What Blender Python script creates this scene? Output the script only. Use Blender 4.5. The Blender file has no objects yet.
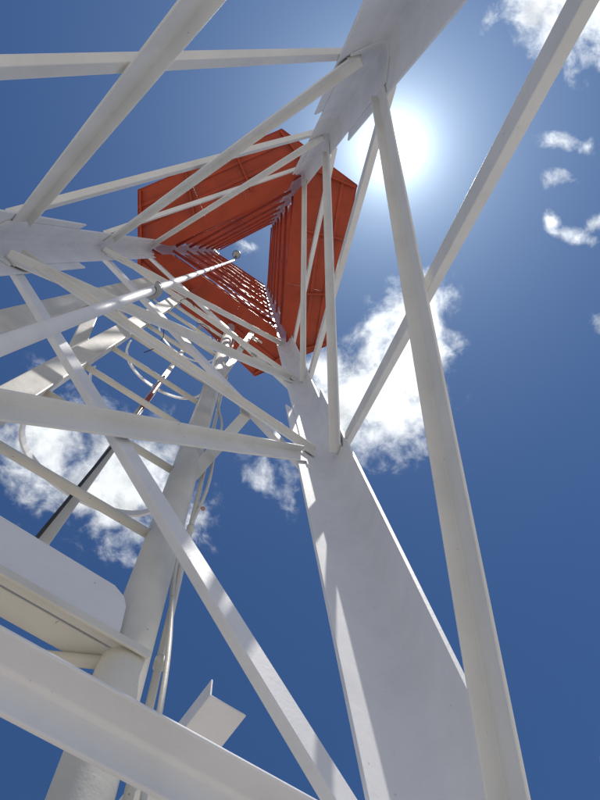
import bpy, bmesh, math, random
from mathutils import Vector, Matrix
random.seed(7)
S = bpy.context.scene
COL = S.collection
EYE = 1.6                                     # eye height; plan axes: x right, y towards the viewer's feet in the picture

# ------------------------------------------------------------------ camera
cam = bpy.data.cameras.new('camera'); co = bpy.data.objects.new('camera', cam); COL.objects.link(co)
cx = Vector((0.997634, 0.0, -0.068754))
cd = Vector((-0.015205, 0.97524, -0.220626)); cf = Vector((0.067052, 0.221149, 0.972932))
M = Matrix((cx, -cd, -cf)).transposed().to_4x4(); M.translation = Vector((0, 0, EYE))
co.matrix_world = M
cam.sensor_fit = 'VERTICAL'; cam.sensor_height = 24.0; cam.lens = 649.1 / 800 * 24
cam.clip_start = 0.02; cam.clip_end = 5000
S.camera = co

# ------------------------------------------------------------------ sun and sky
SUN = Vector((0.19810, -0.14553, 0.96932)).normalized()
sl = bpy.data.lights.new('sun', 'SUN'); sl.energy = 5.0; sl.angle = math.radians(0.53); sl.color = (1.0, 0.955, 0.89)
so = bpy.data.objects.new('sun', sl); COL.objects.link(so)
so.rotation_euler = SUN.to_track_quat('Z', 'Y').to_euler(); so.location = (3, -2, 30)
S.view_settings.view_transform = 'Standard'; S.view_settings.look = 'None'
S.view_settings.exposure = -0.15; S.view_settings.gamma = 1.0; S.view_settings.use_curve_mapping = False

W = bpy.data.worlds.new('World'); S.world = W; W.use_nodes = True
nt = W.node_tree; nt.nodes.clear()
def nd(t, **k):
    n = nt.nodes.new(t)
    for a, b in k.items(): setattr(n, a, b)
    return n
def put(sock, v):
    if isinstance(v, bpy.types.NodeSocket): nt.links.new(v, sock)
    else: sock.default_value = v
def mth(op, a, b=0.0, c=None, clamp=False):
    n = nd('ShaderNodeMath', operation=op, use_clamp=clamp); put(n.inputs[0], a); put(n.inputs[1], b)
    if c is not None: put(n.inputs[2], c)
    return n.outputs[0]
def vmth(op, a, b=(0, 0, 0)):
    n = nd('ShaderNodeVectorMath', operation=op); put(n.inputs[0], a); put(n.inputs[1], b)
    return n.outputs['Value'] if op in ('DOT_PRODUCT', 'LENGTH', 'DISTANCE') else n.outputs[0]
def sstep(v, lo, hi):
    n = nd('ShaderNodeMapRange', interpolation_type='SMOOTHSTEP'); put(n.inputs['Value'], v)
    n.inputs['From Min'].default_value = lo; n.inputs['From Max'].default_value = hi
    return n.outputs[0]
def noise(vec, scale, detail=6, rough=0.55, dist=0.0):
    n = nd('ShaderNodeTexNoise'); put(n.inputs['Vector'], vec)
    n.inputs['Scale'].default_value = scale; n.inputs['Detail'].default_value = detail
    n.inputs['Roughness'].default_value = rough; n.inputs['Distortion'].default_value = dist
    return n.outputs['Fac']
def mixc(f, a, b):
    n = nd('ShaderNodeMix', data_type='RGBA'); put(n.inputs[0], f); put(n.inputs[6], a); put(n.inputs[7], b)
    return n.outputs[2]
sky = nd('ShaderNodeTexSky', sky_type='NISHITA', sun_disc=False)
sky.sun_elevation = math.asin(SUN.z); sky.sun_rotation = math.atan2(SUN.x, SUN.y)
sky.altitude = 300; sky.air_density = 1.0; sky.dust_density = 0.6; sky.ozone_density = 3.0
d = vmth('NORMALIZE', nd('ShaderNodeTexCoord').outputs['Generated'])
sep = nd('ShaderNodeSeparateXYZ'); put(sep.inputs[0], d)
zc = mth('MAXIMUM', sep.outputs['Z'], 0.06)
cmb = nd('ShaderNodeCombineXYZ'); put(cmb.inputs[0], mth('DIVIDE', sep.outputs['X'], zc)); put(cmb.inputs[1], mth('DIVIDE', sep.outputs['Y'], zc))
p = cmb.outputs[0]
# cloud groups: centre, half sizes, turn (deg), strength
BL = [(.240, .140, .066, .088, 0, 1.2), (.190, .235, .098, .080, -20, 1.3), (.250, .20, .055, .075, 0, 1.0), (.275, .085, .04, .045, 0, .70), (.155, .30, .055, .05, 0, .8),
      (.105, .185, .035, .06, 0, .85), (.235, .275, .05, .05, 0, .55),
      (-.33, .30, .10, .11, 0, .85), (-.22, .36, .11, .10, 0, 1.08), (-.12, .43, .06, .08, 0, .62), (-.26, .24, .05, .05, 0, .6),
      (.50, -.40, .13, .12, 0, 1.15), (.40, -.345, .055, .05, 0, .85), (.56, -.32, .07, .07, 0, 1.1), (.345, -.325, .02, .03, 20, .8),
      (.475, -.162, .045, .015, 5, .72), (.455, -.050, .020, .014, 45, .74), (.485, -.030, .040, .011, 12, .74),
      (.53, -.060, .035, .014, -40, .66), (.46, -.105, .030, .015, 0, .58), (.555, .112, .032, .024, 0, .85), (.012, .342, .05, .045, 0, .66),
      (.045, .375, .03, .045, 0, .6), (-.010, -.004, .03, .014, 20, .56), (.66, .92, .03, .02, 0, .55)]
wv = nd('ShaderNodeTexNoise'); put(wv.inputs['Vector'], p); wv.inputs['Scale'].default_value = 9; wv.inputs['Detail'].default_value = 3
warp = vmth('SCALE', vmth('SUBTRACT', wv.outputs['Color'], (.5, .5, .5)))
warp.node.inputs['Scale'].default_value = 0.05
pw = vmth('ADD', p, warp)
m = None
for (bx, by, sx, sy, an, st) in BL:
    mp = nd('ShaderNodeMapping', vector_type='TEXTURE'); put(mp.inputs['Vector'], pw)
    mp.inputs['Location'].default_value = (bx, by, 0); mp.inputs['Rotation'].default_value = (0, 0, math.radians(an)); mp.inputs['Scale'].default_value = (sx, sy, 1)
    g = mth('EXPONENT', mth('MULTIPLY', mth('POWER', vmth('LENGTH', mp.outputs[0]), 2.0), -0.7))
    g = mth('MULTIPLY', g, st)
    m = g if m is None else mth('SMOOTH_MAX', m, g, 0.08)
# sparse scattered cloud away from the part of the sky that the picture shows
far = mth('MULTIPLY', sstep(vmth('LENGTH', p), 1.3, 2.2), mth('SUBTRACT', noise(p, 1.1, 2), 0.02))
m = mth('MAXIMUM', m, far)
n1 = noise(pw, 13, 9, 0.60, 0.15)
n3f = noise(pw, 42, 7, 0.62, 0.3)
gate = sstep(m, 0.02, 0.34)
dens = mth('ADD', m, mth('MULTIPLY', gate, mth('ADD', mth('MULTIPLY', mth('SUBTRACT', n1, 0.5), 1.75), mth('MULTIPLY', mth('SUBTRACT', n3f, 0.5), 0.70))))
cl = mth('POWER', sstep(dens, 0.32, 1.06), 1.1)
n2 = noise(vmth('ADD', pw, (0.006, -0.004, 3.1)), 11, 6, 0.6)
shade = mth('MULTIPLY', sstep(n2, 0.44, 0.70), 0.38)                    # thicker, greyer cores
ang = mth('ARCCOSINE', mth('MINIMUM', vmth('DOT_PRODUCT', d, tuple(SUN)), 0.999999))
aure = mth('ADD', mth('MULTIPLY', mth('EXPONENT', mth('MULTIPLY', ang, -15.0)), 6.2), mth('ADD', mth('MULTIPLY', mth('EXPONENT', mth('MULTIPLY', ang, -34.0)), 52.0), mth('MULTIPLY', mth('EXPONENT', mth('MULTIPLY', ang, -6.5)), 2.2)))
cb = mth('MULTIPLY', mth('SUBTRACT', 1.0, shade), mth('ADD', 15.5, mth('MULTIPLY', mth('EXPONENT', mth('MULTIPLY', ang, -5.0)), 19.0)))
ccol = nd('ShaderNodeVectorMath', operation='SCALE'); ccol.inputs[0].default_value = (0.93, 0.97, 1.0); put(ccol.inputs['Scale'], cb)
clear = nd('ShaderNodeVectorMath', operation='MULTIPLY'); put(clear.inputs[0], sky.outputs[0]); clear.inputs[1].default_value = (0.55, 0.84, 1.17)
glow = nd('ShaderNodeVectorMath', operation='SCALE'); glow.inputs[0].default_value = (0.80, 0.92, 1.0); put(glow.inputs['Scale'], aure)
tot = vmth('ADD', mixc(cl, clear.outputs[0], ccol.outputs[0]), glow.outputs[0])
bg = nd('ShaderNodeBackground'); put(bg.inputs['Color'], tot); bg.inputs['Strength'].default_value = 0.073
out = nd('ShaderNodeOutputWorld'); nt.links.new(bg.outputs[0], out.inputs['Surface'])
W.cycles.sampling_method = 'MANUAL'; W.cycles.sample_map_resolution = 1024

# ------------------------------------------------------------------ materials
def paint(name, base, dirt=(0.33, 0.27, 0.20), dirt_amt=0.5, rough=0.50, speck=(0.22, 0.07, 0.03), bump=0.14, var=0.06):
    mt = bpy.data.materials.new(name); mt.use_nodes = True
    t = mt.node_tree; b = t.nodes['Principled BSDF']
    tc = t.nodes.new('ShaderNodeTexCoord').outputs['Object']
    def nz(scale, det=4, rg=0.6):
        n = t.nodes.new('ShaderNodeTexNoise'); t.links.new(tc, n.inputs['Vector'])
        n.inputs['Scale'].default_value = scale; n.inputs['Detail'].default_value = det; n.inputs['Roughness'].default_value = rg
        return n.outputs['Fac']
    def ramp(v, a, b_):
        r = t.nodes.new('ShaderNodeMapRange'); r.interpolation_type = 'SMOOTHSTEP'; t.links.new(v, r.inputs[0])
        r.inputs[1].default_value = a; r.inputs[2].default_value = b_; return r.outputs[0]
    def mix(f, a, c):
        x = t.nodes.new('ShaderNodeMix'); x.data_type = 'RGBA'
        for i, v in ((0, f), (6, a), (7, c)):
            if isinstance(v, bpy.types.NodeSocket): t.links.new(v, x.inputs[i])
            else: x.inputs[i].default_value = v
        return x.outputs[2]
    def mul(v, k):
        x = t.nodes.new('ShaderNodeMath'); x.operation = 'MULTIPLY'; t.links.new(v, x.inputs[0]); x.inputs[1].default_value = k; return x.outputs[0]
    c0 = (*base, 1); c1 = (*[x * (1 - 2.2 * var) for x in base], 1)
    c = mix(ramp(nz(7, 5), 0.35, 0.68), c0, c1)
    c = mix(mul(ramp(nz(2.6, 8, 0.7), 0.52, 0.75), dirt_amt * 0.45), c, (*dirt, 1))
    c = mix(mul(ramp(nz(70, 3), 0.70, 0.76), dirt_amt), c, (*speck, 1))
    t.links.new(c, b.inputs['Base Color'])
    r = t.nodes.new('ShaderNodeMapRange'); t.links.new(nz(24, 4), r.inputs[0]); r.inputs[3].default_value = rough - 0.10; r.inputs[4].default_value = rough + 0.16
    t.links.new(r.outputs[0], b.inputs['Roughness'])
    ad = t.nodes.new('ShaderNodeMath'); ad.operation = 'ADD'; t.links.new(nz(38, 4), ad.inputs[0]); t.links.new(mul(nz(210, 2), 0.35), ad.inputs[1])
    bp = t.nodes.new('ShaderNodeBump'); bp.inputs['Strength'].default_value = bump; bp.inputs['Distance'].default_value = 0.004
    t.links.new(ad.outputs[0], bp.inputs['Height']); t.links.new(bp.outputs[0], b.inputs['Normal'])
    return mt
white = paint('white_gloss_paint', (0.80, 0.80, 0.81), dirt_amt=0.36, var=0.035)
warm = paint('warm_white_paint', (0.785, 0.775, 0.74), dirt_amt=0.40, var=0.04)
cream = paint('weathered_cream_paint', (0.73, 0.70, 0.62), dirt=(0.34, 0.23, 0.13), dirt_amt=0.9, rough=0.45)
red = paint('aviation_orange_paint', (0.37, 0.040, 0.006), dirt=(0.18, 0.025, 0.010), dirt_amt=0.55, rough=0.42, speck=(0.16, 0.03, 0.02), var=0.10)
pink = paint('pale_pink_paint', (0.56, 0.39, 0.41), dirt=(0.42, 0.10, 0.07), dirt_amt=1.0, rough=0.30)  # pale pink base with random red mottling
galv = paint('galvanised_steel', (0.42, 0.43, 0.44), dirt_amt=0.4, rough=0.35); galv.node_tree.nodes['Principled BSDF'].inputs['Metallic'].default_value = 0.85
dark = paint('dark_cable_jacket', (0.035, 0.034, 0.04), dirt=(0.14, 0.05, 0.04), dirt_amt=0.7, rough=0.35)
orange = paint('faded_orange_clip', (0.50, 0.27, 0.18), dirt_amt=0.5)
conc = paint('sunlit_concrete', (0.43, 0.395, 0.345), dirt=(0.25, 0.21, 0.16), dirt_amt=0.8, rough=0.85, bump=0.5)

# ------------------------------------------------------------------ helpers
def mesh_obj(name, bm, mat, parent=None, bevel=0.0, smooth=False, label=None, kind=None):
    bmesh.ops.recalc_face_normals(bm, faces=bm.faces)
    me = bpy.data.meshes.new(name); bm.to_mesh(me); bm.free()
    for mm in (mat if isinstance(mat, (list, tuple)) else [mat]): me.materials.append(mm)
    if smooth:
        for f in me.polygons: f.use_smooth = True
    o = bpy.data.objects.new(name, me); COL.objects.link(o)
    if parent is not None:
        o.parent = parent
        off = Vector(parent.location); q = parent.parent
        while q is not None: off += Vector(q.location); q = q.parent
        me.transform(Matrix.Translation(-off))
    if bevel:
        b = o.modifiers.new('edge', 'BEVEL'); b.width = bevel; b.segments = 2; b.limit_method = 'ANGLE'; b.angle_limit = math.radians(40)
    if label: o['label'] = label
    if kind: o['kind'] = kind
    return o
def thing(name, loc, label, cat, group=None):
    o = bpy.data.objects.new(name, None); COL.objects.link(o); o.location = loc; o.empty_display_size = 0.1
    o['label'] = label; o['category'] = cat
    if group: o['group'] = group
    return o
def V(x, y=None, z=None):
    """plan x, y and height above the eye -> world"""
    if y is None: x, y, z = x
    return Vector((x, y, z + EYE))
def prism(bm, pts2, frame, l0, l1):
    """extrude the 2-D outline pts2 = [(a, b)] along frame = (origin, axis, ea, eb) from l0 to l1"""
    o, ax, ea, eb = frame
    A = [bm.verts.new(o + ax * l0 + ea * a + eb * b) for a, b in pts2]
    B = [bm.verts.new(o + ax * l1 + ea * a + eb * b) for a, b in pts2]
    n = len(pts2)
    for i in range(n): bm.faces.new((A[i], A[(i + 1) % n], B[(i + 1) % n], B[i]))
    bm.faces.new(A); bm.faces.new(B)
def box_between(bm, p1, p2, ea, wa, wb, l=0.0):
    ax = (p2 - p1); L = ax.length; ax.normalize(); ea = (ea - ax * ea.dot(ax)).normalized(); eb = ax.cross(ea)
    prism(bm, [(-wa/2, -wb/2), (wa/2, -wb/2), (wa/2, wb/2), (-wa/2, wb/2)], (p1, ax, ea, eb), -l, L + l)
def tube(bm, pts, r, seg=12):
    """swept round tube with capped ends"""
    rings = []
    up = Vector((0.3, 0.2, 1)).normalized()
    for i, q in enumerate(pts):
        a = pts[max(0, i-1)]; b = pts[min(len(pts)-1, i+1)]; t = (b - a).normalized()
        e = t.cross(up)
        if e.length < 0.2: e = t.cross(Vector((1, 0.3, 0)))
        e.normalize()
        if rings and e.dot(pe) < 0: e = -e
        pe = e; f = t.cross(e)
        rr = r[i] if isinstance(r, (list, tuple)) else r
        rings.append([bm.verts.new(q + e * (rr * math.cos(2*math.pi*k/seg)) + f * (rr * math.sin(2*math.pi*k/seg))) for k in range(seg)])
    for A, B in zip(rings, rings[1:]):
        for k in range(seg): bm.faces.new((A[k], A[(k+1) % seg], B[(k+1) % seg], B[k]))
    bm.faces.new(rings[0]); bm.faces.new(list(reversed(rings[-1])))
def offset_outline(pts, t):
    """closed outline of an open 2-D polyline thickened by t to its left"""
    n = len(pts); inner = []
    for i in range(n):
        dirs = []
        if i > 0: dirs.append((pts[i] - pts[i-1]).normalized())
        if i < n-1: dirs.append((pts[i+1] - pts[i]).normalized())
        ns = [Vector((-q.y, q.x)) for q in dirs]
        mm = sum(ns, Vector((0, 0))).normalized(); k = t / max(0.3, mm.dot(ns[0]))
        inner.append(pts[i] + mm * k)
    return list(pts) + inner[::-1]

# ------------------------------------------------------------------ ground
bm = bmesh.new(); bmesh.ops.create_circle(bm, cap_ends=True, radius=900, segments=64)
g = mesh_obj('ground', bm, conc, kind='structure')

# ------------------------------------------------------------------ the tower
LEG = {'A': Vector((-0.792, -0.038)), 'B': Vector((0.386, -0.584)), 'C': Vector((0.255, 0.716))}
CEN = (LEG['A'] + LEG['B'] + LEG['C']) / 3
tower = thing('lattice_tower', (CEN.x, CEN.y, 0), 'three-legged white steel lattice tower with an orange-red hexagonal platform and red upper section overhead', 'tower')
def leg_outline(k, w, t, inset=0.0, bend=0.45):
    a, b = [x for x in 'ABC' if x != k]
    ua = (LEG[a] - LEG[k]).normalized(); ub = (LEG[b] - LEG[k]).normalized(); bi = (ua + ub).normalized()
    K = LEG[k] + bi * inset * 2
    c = w * bend
    pts = [K + ua * w, K + ua * c, K + bi * (0.366 * c), K + ub * c, K + ub * w]
    if k == 'C':                                   # this leg is folded with a wide soft radius
        q0, q1, q2 = pts[1], K + bi * c * .12, pts[3]
        pts = [pts[0]] + [q0 * (1-t)**2 + q1 * 2*t*(1-t) + q2 * t*t for t in [i / 14 for i in range(15)]] + [pts[4]]
    if (pts[1] - pts[0]).cross(K + bi - pts[0]) < 0: pts.reverse()
    return offset_outline(pts, t)
def leg_piece(name, k, w, t, inset, z0, z1, mat, parent, bend=0.45, label=None):
    if k == 'C': bend = 0.80
    bm = bmesh.new()
    prism(bm, [(q.x, q.y) for q in leg_outline(k, w, t, inset, bend)], (V(0, 0, 0), Vector((0, 0, 1)), Vector((1, 0, 0)), Vector((0, 1, 0))), z0, z1)
    o = mesh_obj(name, bm, mat, parent, bevel=0.0025 if k != 'C' else 0, smooth=(k == 'C'), label=label)
    if k == 'C': o.data.set_sharp_from_angle(angle=math.radians(25))
    return o
Z0, Z1, Z2, Z3, ZT = 0.52, 1.93, 3.25, 4.65, 13.3
leg_of = {}
for k in 'ABC':
    lo = leg_piece('leg', k, 0.168, 0.007, 0, -EYE + 0.24, 2.62, white, tower)
    leg_of[k] = lo
    leg_piece('upper_leg', k, 0.125, 0.006, 0.0068, 1.88, Z3 - 0.02, white, lo)
    leg_piece('splice_angle', k, 0.085, 0.006, 0.0125, Z2 + 0.25, Z3 + 0.45, white, lo)
    leg_piece('top_leg', k, 0.095, 0.006, 0.0073, Z3 - 0.018, ZT + 0.15, pink, lo, label='pale pinkish upper leg of the red section')
    # footing plate
    bm = bmesh.new(); q = LEG[k] + (CEN - LEG[k]).normalized() * 0.08
    bmesh.ops.create_cube(bm, size=1, matrix=Matrix.Translation((q.x, q.y, 0.228)) @ Matrix.Diagonal((0.34, 0.34, 0.024, 1)))
    mesh_obj('base_plate', bm, white, lo, bevel=0.003)
    bm = bmesh.new(); bmesh.ops.create_cube(bm, size=1, matrix=Matrix.Translation((q.x, q.y, 0.105)) @ Matrix.Diagonal((0.46, 0.46, 0.218, 1)))
    mesh_obj('footing', bm, conc, lo, bevel=.015)
FACE = {}
for a, b in ('AB', 'BC', 'CA'):
    e = (LEG[b] - LEG[a]).normalized(); n = Vector((-e.y, e.x))
    if n.dot(CEN - LEG[a]) < 0: n = -n
    FACE[a+b] = (e, n)
def face_of(a, b): return FACE.get(a+b) or FACE[b+a]
def brace(name, k1, d1, z1, k2, d2, z2, inner, wid, t, mat, base=0.014, ext=0.0, perp=None, parent=None, flip=False):
    """angle bar lying in a tower face from leg k1 (d1 along the face from its corner, height z1) to leg k2"""
    _, n2 = face_of(k1, k2)
    n = Vector((n2.x, n2.y, 0))
    e12 = (LEG[k2] - LEG[k1]).normalized()
    P1 = LEG[k1] + e12 * d1; P2 = LEG[k2] - e12 * d2
    P1 = V(P1.x, P1.y, z1); P2 = V(P2.x, P2.y, z2)
    ax = (P2 - P1); L = ax.length; ax.normalize()
    s = Vector((0, 0, 1)) - ax * ax.z
    s = n.cross(ax); s.normalize()
    if s.z < 0: s = -s
    if flip: s = -s
    off = base if inner else -0.001
    sg = 1 if inner else -1
    pw = perp or wid
    # outline in (s, n): in-plane flange against the leg, the other flange at the upper edge (inside) or the lower edge (outside)
    h = wid / 2; u = 1 if inner else -1
    pl = [(-u*h, 0), (u*h, 0), (u*h, sg*pw), (u*(h-t), sg*pw), (u*(h-t), sg*t), (-u*h, sg*t)]
    bm = bmesh.new()
    prism(bm, pl, (P1 + n * off, ax, s, n), -ext, L + ext)
    return mesh_obj(name, bm, mat, parent or tower, bevel=0.0018), (P1 + n*(off + sg*t), P2 + n*(off + sg*t), ax, n * sg)
bolt_me = None
def bolt(P, n, r=0.011, parent=None, mat=None):
    """hexagon head; all bolts share one mesh"""
    global bolt_me
    if bolt_me is None:
        b = bmesh.new(); bmesh.ops.create_cone(b, cap_ends=True, segments=6, radius1=1, radius2=0.92, depth=0.9)
        bmesh.ops.create_cone(b, cap_ends=True, segments=12, radius1=0.45, radius2=0.42, depth=1.9)
        bolt_me = bpy.data.meshes.new('bolt'); b.to_mesh(bolt_me); b.free(); bolt_me.materials.append(white)
    o = bpy.data.objects.new('bolt', bolt_me); COL.objects.link(o); o.parent = parent
    off = Vector(parent.location) if parent else Vector()
    o.matrix_local = Matrix.Translation(P - off) @ n.to_track_quat('Z', 'Y').to_matrix().to_4x4() @ Matrix.Diagonal((r, r, r, 1))
    return o
CW, CI = ('A', 'B', 'C'), {'A': 'B', 'B': 'C', 'C': 'A'}     # inside bars: A high -> B low, B high -> C low, C high -> A low
WB = 0.054
def bolts_on(info, parent, L=0.03):
    P1, P2, ax, n = info
    for P, s in ((P1, 1), (P2, -1)):
        for q in (0.022, 0.062):
            bolt(P + ax * s * (q - 0.02) + n * 0.002, n, parent=parent)
for k in CW:
    j = CI[k]
    for (za, zb, da, db, wd, bs) in ((Z0, Z1, .150, .150, WB, .0078), (Z1, Z2, .140, .112, .054, .0138), (Z2, Z3, .105, .080, .052, .0138)):
        o, inf = brace('diagonal_brace', k, db, zb, j, da, za - (.004 if (k == 'B' and za == Z0) else 0), True, wd, .005, warm, base=bs, ext=.025, perp=wd*.52)
        wo = .040 if za == Z0 else wd * .9
        brace('diagonal_brace', j, db, zb, k, da - (.018 if za == Z0 else 0), za, False, wo, .005, white if k == 'C' else warm, ext=.03, perp=wo*.45)
        P1, P2, ax_, n_ = inf
        for P, sg in ((P1, -1), (P2, 1)):                     # irregular weld run round the cut end
            sd_ = ax_.cross(n_).normalized(); E = P + ax_ * sg * .0255 - n_ * .004
            wp = [E + sd_ * x * wd * .5 + ax_ * random.uniform(-.0012, .0012) for x in (-1, -.75, -.5, -.25, 0, .25, .5, .75, 1)]
            bm = bmesh.new(); tube(bm, wp, [random.uniform(.0026, .0042) for _ in wp], 8); mesh_obj('weld_bead', bm, cream, tower, smooth=True)
    # the bays below the eye
    brace('diagonal_brace', k, .15, Z0 - .04, j, .15, -EYE + .4, True, WB, .006, white, ext=.03)
    brace('diagonal_brace', j, .15, Z0 - .04, k, .15, -EYE + .4, False, WB, .006, white, ext=.03)
# level bars on the ladder side only
brace('horizontal_brace', 'C', .12, 2.02, 'A', .12, 2.02, True, .052, .005, warm, base=.0185, ext=.02, perp=.022)
brace('horizontal_brace', 'C', .09, 3.34, 'A', .09, 3.34, True, .048, .005, warm, base=.0185, ext=.02, perp=.020)
# red upper section
nb = 7; H = (ZT - Z3) / nb
for i in range(nb):
    za = Z3 + i * H + 0.14; zb = za + H
    for k in CW:
        j = CI[k]
        brace('diagonal_brace', k, .080, zb, j, .080, za, True, .042, .004, red, ext=.0, perp=.026, base=.010)
        brace('diagonal_brace', j, .080, zb, k, .080, za, False, .042, .004, red, ext=.02, perp=.026)
        brace('horizontal_brace', k, .085, zb + .06, j, .085, zb + .06, False, .045, .004, red, ext=.01, perp=.034)
        brace('horizontal_brace', k, .085, (za + zb) / 2 + .03, j, .085, (za + zb) / 2 + .03, False, .04, .004, red, ext=.01, perp=.03)
    for k in CW:                                          # gusset plates on the legs
        a, b = [x for x in 'ABC' if x != k]
        for q in (a, b):
            e = (LEG[q] - LEG[k]).normalized(); _, n = face_of(k, q)
            bm = bmesh.new(); c = LEG[k] + e * .085 - n * .003
            box_between(bm, V(c.x, c.y, zb - .07), V(c.x, c.y, zb + .07), Vector((e.x, e.y, 0)), .13, .004)
            mesh_obj('gusset_plate', bm, pink, tower, bevel=.0015)
# ------------------------------------------------------------------ platform
ZP = 4.72
HEX = {'a1': (-.787, -.420), 'a2': (-.814, .084), 'c1': (-.007, .886), 'c2': (.517, .668), 'b1': (.725, -.462), 'b2': (.202, -.823)}
HEX = {k: Vector(v) for k, v in HEX.items()}
HOLE = {}
for k in 'ABC':
    HOLE[k] = LEG[k] + (CEN - LEG[k]).normalized() * -0.012
    for q in 'ABC':
        if q != k:
            _, n = face_of(k, q); HOLE[k+q] = LEG[k] + (LEG[q] - LEG[k]).normalized() * .13 + n * .035; HOLE[k+q+'in'] = LEG[k] + (LEG[q] - LEG[k]).normalized() * .20 + n * .085
plat = bpy.data.objects.new('platform', None); COL.objects.link(plat); plat.parent = tower; plat.location = (0, 0, ZP + EYE)
plat['label'] = 'orange-red hexagonal steel platform around the tower'
def panel(poly, z, th=.005, name='deck_panel', gap=.0003):
    c = sum(poly, Vector((0, 0))) / len(poly)
    poly = [q + (c - q).normalized() * gap for q in poly]
    bm = bmesh.new()
    prism(bm, [(q.x, q.y) for q in poly], (V(0, 0, z), Vector((0, 0, 1)), Vector((1, 0, 0)), Vector((0, 1, 0))), 0, th)
    return mesh_obj(name, bm, red, plat)
sides = (('A', 'B', 'a1', 'b2'), ('B', 'C', 'b1', 'c2'), ('C', 'A', 'c1', 'a2'))
for a, b, oa, ob in sides:
    for i in range(3):
        u, v = i / 3, (i + 1) / 3
        inner = [HOLE[a+b+'in'].lerp(HOLE[b+a+'in'], u), HOLE[a+b+'in'].lerp(HOLE[b+a+'in'], v)]
        if i == 0: inner = [HOLE[a], HOLE[a+b]] + inner
        if i == 2: inner = inner + [HOLE[b+a], HOLE[b]]
        panel(inner + [HEX[oa].lerp(HEX[ob], v), HEX[oa].lerp(HEX[ob], u)], ZP)
for k, o1, o2 in (('A', 'a1', 'a2'), ('B', 'b1', 'b2'), ('C', 'c1', 'c2')):
    panel([HOLE[k], HEX[o1], HEX[o2]], ZP)
def bar(name, p1, p2, z, wa, wb, mat=red, parent=None, l=0.0):
    bm = bmesh.new(); box_between(bm, V(p1.x, p1.y, z), V(p2.x, p2.y, z), Vector((0, 0, 1)), wa, wb, l)
    return mesh_obj(name, bm, mat, parent or plat, bevel=.0015)
for a, b, oa, ob in sides:
    for i in range(4):
        u = i / 3
        u = min(max(u, .02), .98)
        p1 = HOLE[a].lerp(HOLE[b], u); p2 = HEX[oa].lerp(HEX[ob], u); dd = (p2 - p1).normalized()
        bar('joist', p1 + dd * .01, p2 - dd * .012, ZP - .0215, .040, .012)
    for w_ in (.36, .70):
        q1 = HOLE[a].lerp(HEX[oa], w_); q2 = HOLE[b].lerp(HEX[ob], w_); dd = (q2 - q1).normalized()
        bar('stringer', q1, q2, ZP - .007, .012, .022)
order = ['a1', 'b2', 'b1', 'c2', 'c1', 'a2']
for i in range(6):
    p1, p2 = HEX[order[i]], HEX[order[(i + 1) % 6]]; dd = (p2 - p1).normalized()
    bar('toe_board', p1 + dd * .004, p2 - dd * .004, ZP + .045, .10, .005)
    for z in (.55, 1.05):
        bm = bmesh.new(); tube(bm, [V(p1.x, p1.y, ZP + z), V(p2.x, p2.y, ZP + z)], .016, 10); mesh_obj('guard_rail', bm, red, plat, smooth=True)
    posts = [p1] + ([p1.lerp(p2, .5)] if (p2 - p1).length > .6 else [])
    for q in posts:
        outw = (q - CEN).normalized(); qq = q - outw * .012
        bm = bmesh.new(); tube(bm, [V(qq.x, qq.y, ZP + .006), V(qq.x, qq.y, ZP + 1.06)], .016, 10); mesh_obj('rail_post', bm, red, plat, smooth=True)

# ------------------------------------------------------------------ caged ladder outside the CA face
eCA = (LEG['A'] - LEG['C']).normalized(); nOUT = Vector((-.584, .811)).normalized()
e3 = Vector((eCA.x, eCA.y, 0)); n3 = Vector((nOUT.x, nOUT.y, 0))
TU = Vector((-.178, .523)); RA = Vector((-.506, .295))
lad = thing('caged_ladder', ((TU.x+RA.x)/2, (TU.y+RA.y)/2, 0), 'cream painted ladder with round hoops climbing outside the lower-left face of the tower', 'ladder')
bm = bmesh.new(); tube(bm, [V(TU.x, TU.y, -EYE), V(TU.x, TU.y, 1.0), V(TU.x, TU.y, 4.66)], .0325, 40)
mesh_obj('side_rail', bm, cream, lad, smooth=True, label='thick ladder rail on the right')
bm = bmesh.new(); box_between(bm, V(RA.x, RA.y, -EYE), V(RA.x, RA.y, 4.66), e3, .062, .034)
mesh_obj('side_rail', bm, cream, lad, bevel=.003)
z = 1.13 - .36 * 7
while z < 4.6:
    bm = bmesh.new()
    P1 = V(TU.x, TU.y, z); P2 = V(RA.x, RA.y, z); dd = (P2 - P1).normalized()
    tube(bm, [P1 + dd * .028, P2 + dd * .012], .0095, 12)
    mesh_obj('rung', bm, cream, lad, smooth=True); z += .36
mid = (TU + RA) / 2
def hoop(z):
    c = mid + nOUT * -.02; pts = []; N = 22
    uu = (RA - TU).normalized()
    for i in range(N + 1):
        t = math.pi * i / N
        q = TU.lerp(RA, .5) + uu * (-.012 - .172 * math.cos(t)) + nOUT * (.02 + .108 * math.sin(t) ** .8)
        pts.append(V(q.x, q.y, z))
    bm = bmesh.new(); prev = None
    for i, q in enumerate(pts):
        a = pts[max(0, i-1)]; b = pts[min(N, i+1)]; tt = (b - a).normalized(); o = tt.cross(Vector((0, 0, 1)))
        ring = [bm.verts.new(q + o * x + Vector((0, 0, y))) for x, y in ((-.0025, -.014), (.0025, -.014), (.0025, .014), (-.0025, .014))]
        if prev:
            for k in range(4): bm.faces.new((prev[k], prev[(k+1) % 4], ring[(k+1) % 4], ring[k]))
        else: bm.faces.new(ring)
        prev = ring
    bm.faces.new(prev[::-1])
    mesh_obj('cage_hoop', bm, white, lad, smooth=False, label=None)
for z in (1.38, 1.97, 2.56, 3.45): hoop(z)
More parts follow.
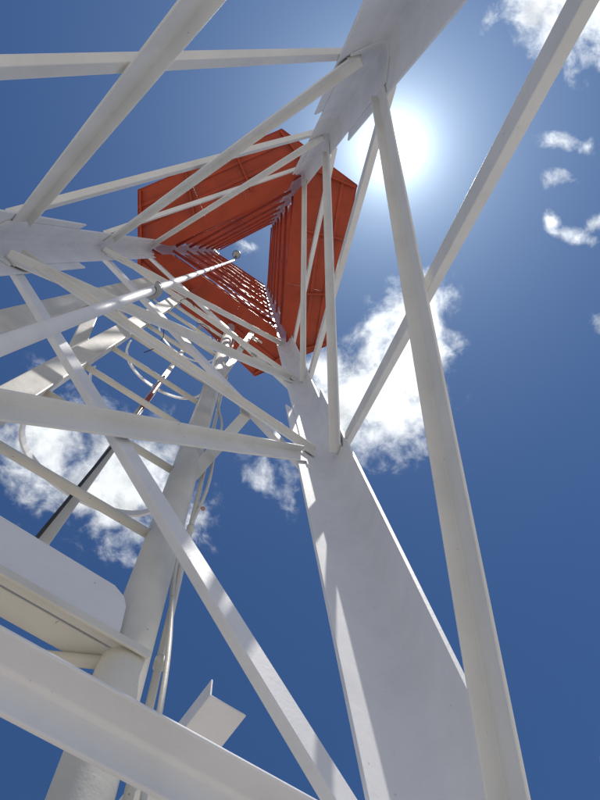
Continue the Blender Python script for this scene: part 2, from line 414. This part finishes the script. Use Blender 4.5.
for (x, y), wd in (((-.375, .494), .03),):
    bm = bmesh.new(); box_between(bm, V(x*1.02, y*1.02, .78), V(x*1.02, y*1.02, 4.6), e3, wd * .7, .004); mesh_obj('cage_strap', bm, cream, lad, bevel=.001)
# stand-off brackets between ladder and tower
for p1, p2 in (((TU.x + .02, TU.y, 1.50), (-.033, .505, 2.02)), ((TU.x+.03, TU.y, 2.8), (-.02, .512, 4.3))):
    bm = bmesh.new(); box_between(bm, V(p1), V(p2), n3, .006, .034, .0); mesh_obj('stand_off_bar', bm, cream, lad, bevel=.001)
for p1 in ((-.033, .497, 2.09), (-.005, .52, 3.42), (.0, .52, 4.05)):
    bm = bmesh.new(); c = V(p1); box_between(bm, c - e3 * .05, c + e3 * .035, n3, .006, .05); box_between(bm, c - Vector((0, 0, .07)) + n3*.008, c + Vector((0, 0, .09)) + n3*.008, n3, .006, .035)
    mesh_obj('clip_plate', bm, cream, lad, bevel=.001)

# vertical channel at the far left
chan = thing('cable_channel', (-.648, .170, 0), 'pale vertical steel channel beside the left tower leg, outside the ladder', 'channel')
bm = bmesh.new(); c = Vector((-.650, .168))
prism(bm, [(-.036, 0), (.036, 0), (.036, .03), (.031, .03), (.031, .005), (-.031, .005), (-.031, .03), (-.036, .03)],
      (V(c.x, c.y, 0), Vector((0, 0, 1)), e3, n3), -EYE, 4.65)
mesh_obj('web', bm, cream, chan, bevel=.0015)
for i in range(4):
    bm = bmesh.new(); zz = 1.0 + i * .9
    box_between(bm, V(RA.x, RA.y, zz + .02) + n3*.012, V(c.x, c.y, zz + .02) + n3*.0, Vector((0, 0, 1)), .035, .006); mesh_obj('tie_bar', bm, cream, chan, bevel=.001)
bm = bmesh.new(); box_between(bm, V(-.520, .300, 1.84) , V(-.650, .175, 2.80), n3, .02, .045); mesh_obj('tie_bar', bm, cream, chan, bevel=.002)

# dark pipe, conduit and wavy cable
dp = thing('dark_pipe', (-.39, .482, 0.8 + EYE), 'slim dark pipe running up through the ladder cage', 'pipe')
bm = bmesh.new(); tube(bm, [V(-.390, .480, .74), V(-.372, .492, 1.9), V(-.372, .492, 2.75)], .0036, 12); mesh_obj('pipe', bm, dark, dp, smooth=True)
bm = bmesh.new(); tube(bm, [V(-.372, .492, 2.1), V(-.372, .492, 2.52)], .0085, 14); mesh_obj('red_reflection', bm, paint('red_reflection_tint', (.30, .07, .06), rough=.25), dp, smooth=True)  # red reflection on the upper pipe, put in as a coloured collar
cd_ = thing('conduit', (-.143, .553, 0), 'thin pale conduit strapped along the right side of the thick ladder rail', 'conduit')
bm = bmesh.new(); tube(bm, [V(-.140, .556, -EYE), V(-.140, .556, 4.66)], .0058, 12); mesh_obj('pipe', bm, cream, cd_, smooth=True)
for zz in (.4, .8, 1.25, 1.7, 2.3, 2.9):
    bm = bmesh.new(); tube(bm, [V(-.140, .556, zz), V(-.140, .556, zz + .02)], .0080, 12); mesh_obj('clip', bm, cream, cd_, smooth=True)
wc = thing('cable', (-.11, .55, 0), 'loose pale cable bowing away from the conduit beside the ladder rail', 'cable')
pts = []
for i in range(90):
    zz = -EYE + .05 + i * .05
    pts.append(V(-.128 + .016 * math.sin(zz * 4.3) + .006 * math.sin(zz * 9.7), .548 + .006 * math.sin(zz * 6.1), zz))
bm = bmesh.new(); tube(bm, pts, .0042, 8); mesh_obj('cable_run', bm, cream, wc, smooth=True)
for zz in (1.36, 1.47):
    bm = bmesh.new(); box_between(bm, V(-.122, .555, zz), V(-.122, .555, zz + .012), e3, .009, .008); mesh_obj('cable_clip', bm, orange, wc, bevel=.003)
for i in range(3):
    w2 = thing('wire', (-.2, .5, 2 + EYE), ('short thin dark wire dangling above the topmost bars beside the ladder', 'thin dark wire looping between the ladder rail and a tower bar', 'thin dark wire crossing in front of the blue gap under the platform')[i], 'wire', 'thin dark wires beside the ladder')
    c = ((-.40, .30, 2.35), (-.23, .36, 2.7), (-.33, .27, 3.1))[i]
    bm = bmesh.new(); tube(bm, [V(c[0] + .05 * math.sin(t*.5 + i), c[1] + .05 * math.cos(t*.45 + i), c[2] + .05 * t) for t in range(7)], .0018, 6)
    mesh_obj('strand', bm, dark, w2, smooth=True)

# ------------------------------------------------------------------ landing step with rounded kick plate
lp = thing('landing_step', (-.25, .43, .74 + EYE), 'narrow landing step with a white round-ended kick plate at the left edge beside the ladder', 'platform')
a = Vector((-.46, .270)); b = Vector((-.140, .501)); zz = .748
du = (b - a).normalized(); no = Vector((-du.y, du.x));  no = no if no.dot(nOUT) > 0 else -no
d3 = Vector((du.x, du.y, 0)); o3 = Vector((no.x, no.y, 0))
bm = bmesh.new(); L = (b - a).length + .0
prism(bm, [(0, -.006), (.004, -.006), (.004, .006), (.022, .006), (.022, .010), (0, .010)], (V(a.x, a.y, zz), d3, o3, Vector((0, 0, 1))), -.2, L)
mesh_obj('edge_angle', bm, cream, lp, bevel=.001)
bm = bmesh.new(); prism(bm, [(.026, .008), (.062, .008), (.062, .013), (.026, .013)], (V(a.x, a.y, zz), d3, o3, Vector((0, 0, 1))), -.2, L - .045)
mesh_obj('tread_plate', bm, cream, lp, bevel=.001)
for q, w_ in ((.080, .011), (.112, .012)):
    bm = bmesh.new(); tube(bm, [V(a.x, a.y, zz + .0) + o3 * q - d3 * .2, V(a.x, a.y, zz) + o3 * q + d3 * (L - .12), V(a.x, a.y, zz) + o3 * (q - .05) + d3 * (L - .02)], w_ * .8, 10)
    mesh_obj('support_bar', bm, cream, lp, smooth=True)
# kick plate, corner cut and rounded
bm = bmesh.new(); Lp = L - .045; pr = [(-.2, 0), (Lp - .014, 0)]
for i in range(5):
    t = math.radians(-90 + 22.5 * i); pr.append((Lp - .014 + .014 * math.cos(t), .014 + .014 * math.sin(t)))
pr += [(Lp - .004, .070), (Lp - .012, .090), (Lp - .03, .103), (-.2, .118)]
prism(bm, [(x, y) for x, y in pr], (V(a.x, a.y, zz + .012) + o3 * .008, o3, d3, Vector((0, 0, 1))), 0, .004)
mesh_obj('kick_plate', bm, white, lp, bevel=.001)

# ------------------------------------------------------------------ near angle beam with the cut stub
bmn = thing('angle_beam', (-.07, .42, .5 + EYE), 'broad white angle beam crossing the bottom left corner in front of the ladder', 'beam')
P1 = Vector((-.185 - .28, .360 - .202, .493)); P2 = Vector((-.081 + .20, .435 + .144, .493))
ax = Vector((P2.x - P1.x, P2.y - P1.y, 0)).normalized(); in2 = Vector((ax.y, -ax.x, 0)); in2 = in2 if in2.dot(n3) < 0 else -in2
bm = bmesh.new(); Lb = (P2 - P1).length
prism(bm, [(.033, 0), (.033, .0045), (-.005, .0045), (-.005, -.040), (0, -.040), (0, -.004), (.004, 0)], (V(P1), ax, in2, Vector((0, 0, 1))), 0, Lb)
mesh_obj('beam', bm, white, bmn, bevel=.0015)
st = thing('angle_stub', (-.05, .6, .7 + EYE), 'cut end of a white angle bar sticking out above the broad beam at the bottom', 'bracket')
P1 = V(-.064, .567, .75); P2 = V(-.227, .791, .75); ax = (P2 - P1).normalized(); sd = Vector((0, 0, 1)).cross(ax)
if sd.x < 0: sd = -sd
bm = bmesh.new()
prism(bm, [(-.003, .034), (-.003, -.0), (.055, -.0), (.055, .003), (0, .003), (0, .034)], (P1, ax, sd, Vector((0, 0, 1))), 0, (P2-P1).length)
mesh_obj('angle', bm, white, st, bevel=.0015)

# ------------------------------------------------------------------ pole inside the tower
pole = thing('slim_pole', (-.377, .134, 0), 'slim round white pole with grey clamp and ball tip rising inside the tower', 'pole')
PX, PY = -.377, .134
bm = bmesh.new(); tube(bm, [V(PX, PY, -EYE), V(PX, PY, 2.5), V(PX, PY, 12.7)], .0155, 20); mesh_obj('shaft', bm, white, pole, smooth=True)
bm = bmesh.new(); bmesh.ops.create_uvsphere(bm, u_segments=20, v_segments=12, radius=.085, matrix=Matrix.Translation(V(PX + .03, PY - .10, 13.1))); mesh_obj('ball_tip', bm, galv, pole, smooth=True)
bm = bmesh.new(); tube(bm, [V(PX, PY, 12.6), V(PX, PY, 12.95), V(PX + .03, PY - .10, 13.1)], .03, 10); mesh_obj('tip_neck', bm, galv, pole, smooth=True)
bm = bmesh.new(); pts = []
for i in range(15):
    t = math.radians(-60 + 240 * i / 14); pts.append(V(PX + .030 * math.cos(t), PY - .002 + .030 * math.sin(t), 2.46))
pr_ = None
for i, q in enumerate(pts):
    c = V(PX, PY, 2.46); r = (q - c).normalized()
    ring = [bm.verts.new(q + r * x + Vector((0, 0, y))) for x, y in ((-.012, -.02), (.006, -.02), (.006, .02), (-.012, .02))]
    if pr_:
        for k in range(4): bm.faces.new((pr_[k], pr_[(k+1) % 4], ring[(k+1) % 4], ring[k]))
    else: bm.faces.new(ring)
    pr_ = ring
bm.faces.new(pr_[::-1])
mesh_obj('clamp', bm, galv, pole, bevel=.002)
